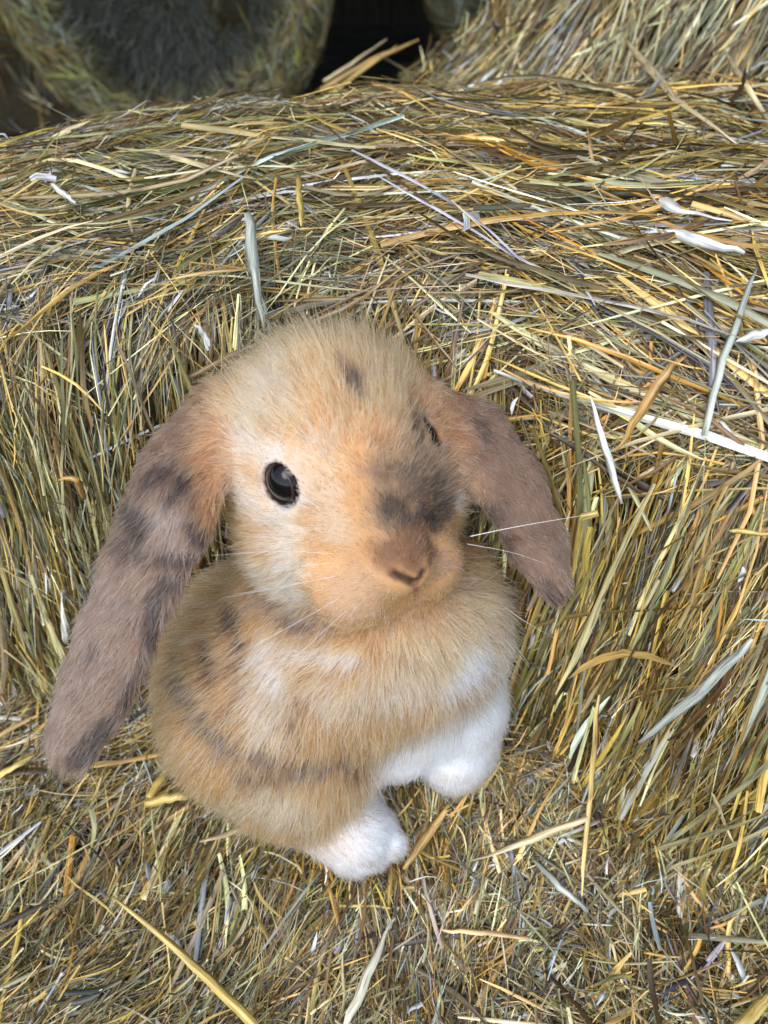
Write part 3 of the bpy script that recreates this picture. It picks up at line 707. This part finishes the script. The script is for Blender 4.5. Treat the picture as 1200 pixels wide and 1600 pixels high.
def fur_colour(p, rnd=None):
    gw = gweights(p)
    c = sum(gw[:, i:i + 1] * BASE[k] for i, k in enumerate(GN))
    c = c * (1 + .35 * (fbm(p, 60, 5) - .5) + .9 * (gw[:, GN.index('ear_near')] + gw[:, GN.index('ear_far')]) * (fbm(p, 190, 15, 2) - .5))[:, None]
    wob = (fbm(p, 110, 8, 2) - .5) * .005 + (fbm(p, 330, 18, 2) - .5) * .0035
    for pc, st_, r, q, qg in PP:
        m = (1 - sstep(r * .40, r * 1.70, seg_d(p, q) + wob * min(1.6, r / .004))) * st_ * np.clip(gw @ qg * 1.3, 0, 1)
        if rnd is not None: m = .35 * m + .65 * sstep(-.12, .12, m - rnd) * np.minimum(1, m * 3)
        c = c * (1 - m[:, None]) + pc * m[:, None]
    for e in (EYE_R, EYE_L):
        m = (1 - sstep(.0085, .0150, np.linalg.norm(p - e - HM @ np.array([0, -.0015, .0]), axis=1) + (fbm(p, 150, 66, 2) - .5) * .005)) * .8
        c = c * (1 - m[:, None]) + np.array((.78, .70, .64)) * m[:, None]
    for pts, rr, cc, s_ in ((NOSE_LINE, .0019, np.array((.035, .018, .014)), .95), (PHIL_LINE, .0012, np.array((.30, .12, .10)), .8), (MOUTH_LINE, .0012, np.array((.16, .12, .11)), .4)):
        m = (1 - sstep(rr * .5, rr * 1.4, seg_d(p, pts))) * s_; c = c * (1 - m[:, None]) + cc * m[:, None]
    return np.clip(c, .01, .95)

def skin_material():
    m, n, b, out = mat('rabbit_skin')
    a = n.nodes.new('ShaderNodeAttribute'); a.attribute_name = 'Col'; n.links.new(a.outputs['Color'], b.inputs['Base Color']); b.inputs['Roughness'].default_value = .7
    b.inputs['Specular IOR Level'].default_value = .2
    return m
def fur_material():
    m, n, b, out = mat('rabbit_fur')
    a = n.nodes.new('ShaderNodeAttribute'); a.attribute_name = 'Col'
    n.nodes.remove(b)
    h = n.nodes.new('ShaderNodeBsdfHairPrincipled'); h.parametrization = 'COLOR'
    hi_ = n.nodes.new('ShaderNodeHairInfo')
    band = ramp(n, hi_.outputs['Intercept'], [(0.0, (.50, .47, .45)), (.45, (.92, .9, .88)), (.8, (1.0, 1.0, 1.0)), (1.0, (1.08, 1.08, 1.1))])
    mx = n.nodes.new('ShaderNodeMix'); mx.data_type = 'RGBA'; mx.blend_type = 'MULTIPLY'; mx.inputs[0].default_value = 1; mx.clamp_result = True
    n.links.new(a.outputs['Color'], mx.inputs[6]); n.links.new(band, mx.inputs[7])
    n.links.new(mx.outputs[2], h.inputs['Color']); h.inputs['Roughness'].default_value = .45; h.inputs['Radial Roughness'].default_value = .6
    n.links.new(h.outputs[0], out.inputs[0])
    return m
ROOT = empty('rabbit', (float(P(450, 1150, .36)[0]), float(P(450, 1150, .36)[1]), 0), label='fawn and white lop-eared rabbit sitting on the straw with its head tilted up', cat='rabbit')
SKC = fur_colour(BV) * .85
for s_, e in ((-1, EYE_R), (1, EYE_L)):
    m_e = (1 - sstep(.0080, .0088, np.linalg.norm(BV - e - HM @ np.array([s_ * .0062, 0, .0036]), axis=1)))[:, None]; SKC = SKC * (1 - m_e) + np.array((.018, .012, .011)) * m_e
body = link('body', quads_mesh('body', BV, BF, cols=SKC, mat=skin_material())); put_under(body, ROOT)

# ---- fur
A_, B_, C_, D_ = (BV[BF[:, i]] for i in range(4)); NA, NB, NC, ND = (BN[BF[:, i]] for i in range(4))
FA = np.linalg.norm(np.cross(C_ - A_, D_ - B_), axis=1) / 2; FC = (A_ + B_ + C_ + D_) / 4; FNn = norm(NA + NB + NC + ND)
facing = np.sum(FNn * norm(CO - FC), 1)
wgt = FA * np.where(facing > -.35, 1, .35)
NH = 300000
cum = np.cumsum(wgt); fi = np.minimum(np.searchsorted(cum, rng.random(NH) * cum[-1]), len(cum) - 1)
a, b2 = rng.random((2, NH, 1))
hpnt = (A_[fi] * (1 - a) + B_[fi] * a) * (1 - b2) + (D_[fi] * (1 - a) + C_[fi] * a) * b2
hn = norm((NA[fi] * (1 - a) + NB[fi] * a) * (1 - b2) + (ND[fi] * (1 - a) + NC[fi] * a) * b2)
keep = np.ones(NH, bool)
for s, e in ((-1, EYE_R), (1, EYE_L)):
    keep &= np.linalg.norm(hpnt - e - HM @ np.array([s * .0062, 0, .0036]), axis=1) > .0081
keep &= ~((seg_d(hpnt, NOSE_LINE) < .0014) & (rng.random(NH) < .9)); keep &= ~((seg_d(hpnt, PHIL_LINE) < .0007) & (rng.random(NH) < .8))
hpnt, hn = hpnt[keep], hn[keep]; NH = len(hpnt)
gw = gweights(hpnt)
lc = (hpnt - HO) @ HM                                                 # head coordinates
nose = hp(0, -1.6, 5.6)
hd_head = norm(hpnt - nose) + HM @ np.array([0, 0, -.5]) + np.array([0, 0, -.35]) * sstep(0, -.03, lc[:, 1])[:, None]
def along(path):
    path = np.array(path); mid = (path[1:] + path[:-1]) / 2; d = norm(path[1:] - path[:-1])
    k = np.argmin(np.linalg.norm(hpnt[:, None] - mid[None], axis=2), 1); return d[k]
one = np.ones((NH, 1))
hd_trunk = np.stack([-.15 - .45 * sstep(0, -.08, hpnt[:, 0]), .05 + 0 * hpnt[:, 0], -1 + 0 * hpnt[:, 0]], 1)
DIRS = {'head': norm(hd_head), 'ear_near': along(earR), 'ear_far': along(earL), 'trunk': norm(hd_trunk), 'foreleg_far': norm(np.array([0, -.3, -1.])) * one, 'foreleg_near': norm(np.array([-.1, -.3, -1.])) * one, 'foot': norm(P(592, 1320, .355) - P(440, 1215, .352)) * one}
muz = sstep(.020, .040, lc[:, 2])
crown = sstep(.018, .04, lc[:, 1]) * sstep(.025, -.005, lc[:, 2])
LEN = {'head': .0100 * (1 - muz) + .0030 * muz + .004 * crown, 'ear_near': .0070 * np.ones(NH), 'ear_far': .0050 * np.ones(NH), 'trunk': .0135 + .002 * sstep(-.02, .05, hpnt[:, 0]), 'foreleg_far': .0060 + 0 * muz, 'foreleg_near': .0060 + 0 * muz, 'foot': .0058 + 0 * muz}
LIFT = {'head': .50 * (1 - muz) + .35 * muz + .35 * crown, 'ear_near': .25 + 0 * muz, 'ear_far': .22 + 0 * muz, 'trunk': .40 + .08 * sstep(-.02, .05, hpnt[:, 0]), 'foreleg_far': .45 + 0 * muz, 'foreleg_near': .45 + 0 * muz, 'foot': .42 + 0 * muz}
comb = sum(gw[:, i:i + 1] * DIRS[k] for i, k in enumerate(GN)); ln = sum(gw[:, i] * LEN[k] for i, k in enumerate(GN)); lf = sum(gw[:, i] * LIFT[k] for i, k in enumerate(GN))
near_eye = np.minimum(np.linalg.norm(hpnt - EYE_R, axis=1), np.linalg.norm(hpnt - EYE_L, axis=1))
ln = ln * (.30 + .70 * sstep(.010, .018, near_eye)); lf = lf * (.5 + .5 * sstep(.010, .018, near_eye))
ln = ln * (.35 + .65 * sstep(.001, .008, seg_d(hpnt, NOSE_LINE)))
def vfield(p, f, sd): return np.stack([fbm(p, f, sd + i * 13, 2) - .5 for i in range(3)], 1)
comb = comb + vfield(hpnt, 40, 300) * 1.0 + vfield(hpnt, 170, 340) * 1.1
comb = norm(comb - np.sum(comb * hn, 1, keepdims=True) * hn)
guard = rng.random(NH) < .09
L = ln * rng.uniform(.55, 1.12, NH) * np.where(guard, 1.6, 1) * (.85 + .5 * (fbm(hpnt, 90, 400, 2) - .5) * 2 * .5)
stray = rng.normal(0, 1, (NH, 3)) * np.where(rng.random(NH) < .15, .30, .12)[:, None]
cl = vfield(hpnt, 330, 500) * 1.25                                      # small locks that close at the tips
lf = np.clip(lf + rng.normal(0, .10, NH), .08, 1.2)
NL = 42000; li = rng.choice(NH, NL, replace=False)
from mathutils.kdtree import KDTree
kd = KDTree(NL)
for i_, k_ in enumerate(li): kd.insert(hpnt[k_], i_)
kd.balance()
lk = np.fromiter((kd.find(q)[1] for q in hpnt.tolist()), int, NH)       # the lock that each hair belongs to
lroot = hpnt[li][lk]; lcomb = comb[li] + rng.normal(0, .16, (NL, 3)); lcomb = lcomb[lk]; lrand = rng.random(NL)[lk]; llen = rng.uniform(.8, 1.15, NL)[lk]
comb = norm(comb * .45 + lcomb * .55); L = L * llen
KP = 5; pos = np.zeros((NH, KP, 3)); cur = hpnt - hn * .0004
pos[:, 0] = cur
for k in range(1, KP):
    t = (k - .5) / (KP - 1)
    ang = lf * (1.25 - .85 * t)
    d = norm(comb * np.cos(ang)[:, None] + hn * np.sin(ang)[:, None] + stray * (.5 + t) + cl * .5 * t + np.array([0, 0, -.12]) * t)
    cur = cur + d * (L / (KP - 1))[:, None]; pos[:, k] = cur
pull = (lroot - hpnt) * np.where(guard, .1, .62)[:, None]
for k in range(1, KP): pos[:, k] += pull * (k / (KP - 1)) ** 1.4
hc = fur_colour(hpnt, np.clip(.55 * lrand + .45 * rng.random(NH), 0, 1))
vr = (1 + .22 * (fbm(hpnt, 300, 77, 2) - .5) * 2)[:, None] * rng.uniform(.70, 1.15, (NH, 1)) * (.70 + .52 * rng.random(NL)[lk])[:, None]
hc = hc * np.where(hc.min(1, keepdims=True) > .55, 1 + (vr - 1) * .2, vr)
gtr = gw[:, GN.index('trunk')]
dk = rng.random(NH) < .05 + .09 * gtr; whiteish = hc.min(1) > .52; hc[dk & ~whiteish] *= .45
wt = rng.random(NH) < .01 + .06 * gtr; hc[wt & ~dk] = hc[wt & ~dk] * .4 + np.array((.74, .68, .58)) * .6
pale = guard & ~dk & (rng.random(NH) < .5); hc[pale] = hc[pale] * (.55 + .45 * (1 - gtr[pale, None])) * 1.25 + np.array((.74, .64, .50)) * .28 * gtr[pale, None]
hc = np.clip(hc, .012, .95)
fd = bpy.data.hair_curves.new('fur'); fd.add_curves([KP] * NH)
fd.attributes['position'].data.foreach_set('vector', np.ascontiguousarray(pos, dtype=np.float32).ravel())
ra = fd.attributes.new('radius', 'FLOAT', 'POINT') if 'radius' not in fd.attributes else fd.attributes['radius']
rad = np.array([.000100, .000100, .000092, .000070, .000020])[None] * np.where(guard, 1.35, 1)[:, None] * rng.uniform(.7, 1.25, (NH, 1)) * np.where(gw[:, GN.index('trunk')] > .5, 1.15, 1)[:, None]
ra.data.foreach_set('value', rad.astype(np.float32).ravel())
ca = fd.attributes.new('Col', 'FLOAT_COLOR', 'CURVE'); ca.data.foreach_set('color', np.c_[hc, np.ones(NH)].astype(np.float32).ravel())
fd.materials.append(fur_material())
fur = link('fur', fd, kind='stuff'); put_under(fur, ROOT)

# ---- eyes
def eye_material():
    m, n, b, out = mat('rabbit_eye')
    g = n.nodes.new('ShaderNodeTexCoord'); sp = n.nodes.new('ShaderNodeVectorMath'); sp.operation = 'LENGTH'
    mv = n.nodes.new('ShaderNodeVectorMath'); mv.operation = 'MULTIPLY'; mv.inputs[1].default_value = (1, 1, 0)
    n.links.new(g.outputs['Object'], mv.inputs[0]); n.links.new(mv.outputs[0], sp.inputs[0])
    n.links.new(ramp(n, sp.outputs['Value'], [(0.0, (.003, .003, .003)), (.0046, (.003, .003, .003)), (.0056, (.022, .009, .005)), (.0078, (.012, .006, .004))]), b.inputs['Base Color'])
    b.inputs['Roughness'].default_value = .03; b.inputs['IOR'].default_value = 1.33; b.inputs['Specular IOR Level'].default_value = .6
    return m
M_EYE = eye_material()
mlid, n_, b_, o_ = mat('eyelid_skin'); b_.inputs['Base Color'].default_value = (.03, .018, .015, 1); b_.inputs['Roughness'].default_value = .35
import bmesh
for s, e in ((-1, EYE_R), (1, EYE_L)):
    bm = bmesh.new(); bmesh.ops.create_uvsphere(bm, u_segments=40, v_segments=24, radius=EYE_RAD)
    me = bpy.data.meshes.new('eye'); bm.to_mesh(me); bm.free(); me.materials.append(M_EYE)
    for f in me.polygons: f.use_smooth = True
    eo = link('eye', me); ax_ = norm(HM @ np.array([s * 1., .05, .45]))
    eo.rotation_euler = Vector(ax_).to_track_quat('Z', 'Y').to_euler(); eo.location = e + HM @ np.array([s * .0013, 0, .0008]); put_under(eo, ROOT)
    th = np.linspace(0, 2 * math.pi, 49)[:-1]; ph = np.linspace(0, 2 * math.pi, 9)[:-1]
    rr = .0070; zz = .0049
    c3 = np.stack([rr * np.cos(th) * 1.0, rr * .95 * np.sin(th), zz + .0004 * np.cos(2 * th)], 1)
    rad_d = norm(np.stack([np.cos(th), np.sin(th), 0 * th + .5], 1)); tan_d = norm(np.stack([-.5 * np.cos(th), -.5 * np.sin(th), 0 * th + 1], 1))
    V = c3[:, None] + .0005 * (np.cos(ph)[None, :, None] * rad_d[:, None] + np.sin(ph)[None, :, None] * tan_d[:, None])
    idx = np.arange(48)[:, None] * 8 + np.arange(8)[None]; F = np.stack([idx, np.roll(idx, -1, 0), np.roll(np.roll(idx, -1, 0), -1, 1), np.roll(idx, -1, 1)], -1).reshape(-1, 4)
    lid = link('eyelid', quads_mesh('eyelid', V.reshape(-1, 3), F, mat=mlid), parent=eo)

# ---- whiskers and claws
mw, n_, b_, o_ = mat('whisker'); b_.inputs['Base Color'].default_value = (.82, .80, .76, 1); b_.inputs['Roughness'].default_value = .3
def tube(name, pts, r0, r1, m, parent, seg=5):
    pts = resample(chaikin(np.array(pts, float), 3), 14); K = len(pts); T = norm(np.gradient(pts, axis=0)); A = norm(np.cross(T, np.array([.3, .2, 1.]))); B = np.cross(T, A)
    ph = np.linspace(0, 2 * math.pi, seg + 1)[:-1]; r = np.linspace(r0, r1, K)[:, None, None]
    V = pts[:, None] + r * (np.cos(ph)[None, :, None] * A[:, None] + np.sin(ph)[None, :, None] * B[:, None])
    idx = np.arange(K)[:, None] * seg + np.arange(seg)[None]; j = np.roll(idx, -1, 1)
    F = np.stack([idx[:-1], idx[1:], j[1:], j[:-1]], -1).reshape(-1, 4)
    o = link(name, quads_mesh(name, V.reshape(-1, 3), F, mat=m)); put_under(o, parent); return o
for way, dz, r in (([(735, 838), (800, 824), (870, 812), (932, 802)], (0, .004, .006, .008), .00017), ([(735, 868), (800, 872), (890, 893)], (0, .004, .006), .0001),
                   ([(735, 900), (800, 960), (880, 1005)], (0, 0, .004), .0001), ([(730, 850), (800, 862), (850, 880)], (0, -.002, -.002), .00008), ([(725, 910), (775, 985), (830, 1045)], (0, 0, 0), .00008),
                   ([(520, 865), (440, 860), (330, 868)], (0, -.012, -.016), .00009), ([(525, 900), (450, 915), (345, 935)], (0, -.012, -.018), .00009), ([(530, 935), (460, 975), (360, 1030)], (0, -.012, -.018), .00009),
                   ([(540, 955), (480, 1010), (400, 1085)], (0, -.012, -.02), .00008), ([(515, 880), (460, 885), (380, 905)], (0, -.010, -.015), .00008),
                   ([(430, 705), (450, 660), (440, 600)], (0, -.012, -.02), .00007), ([(436, 706), (470, 670), (478, 620)], (0, -.012, -.02), .00007)):
    q0 = on_skin(*way[0]); d0 = float((q0 - CO) @ CFW) if q0 is not None else .27
    tube('whisker', [P(x, y, d0 + z) for (x, y), z in zip(way, dz)], r, r * .25, mw, ROOT)
mc, n_, b_, o_ = mat('claw'); b_.inputs['Base Color'].default_value = (.30, .17, .09, 1); b_.inputs['Roughness'].default_value = .4
for a_, b2_ in (((572, 1338), (588, 1362)), ((596, 1330), (612, 1352)), ((612, 1312), (632, 1330))):
    tube('claw', [P(*a_, .350), P((a_[0] + b2_[0]) / 2 + 1, (a_[1] + b2_[1]) / 2, .347), P(*b2_, .352)], .0012, .0003, mc, ROOT, 8)
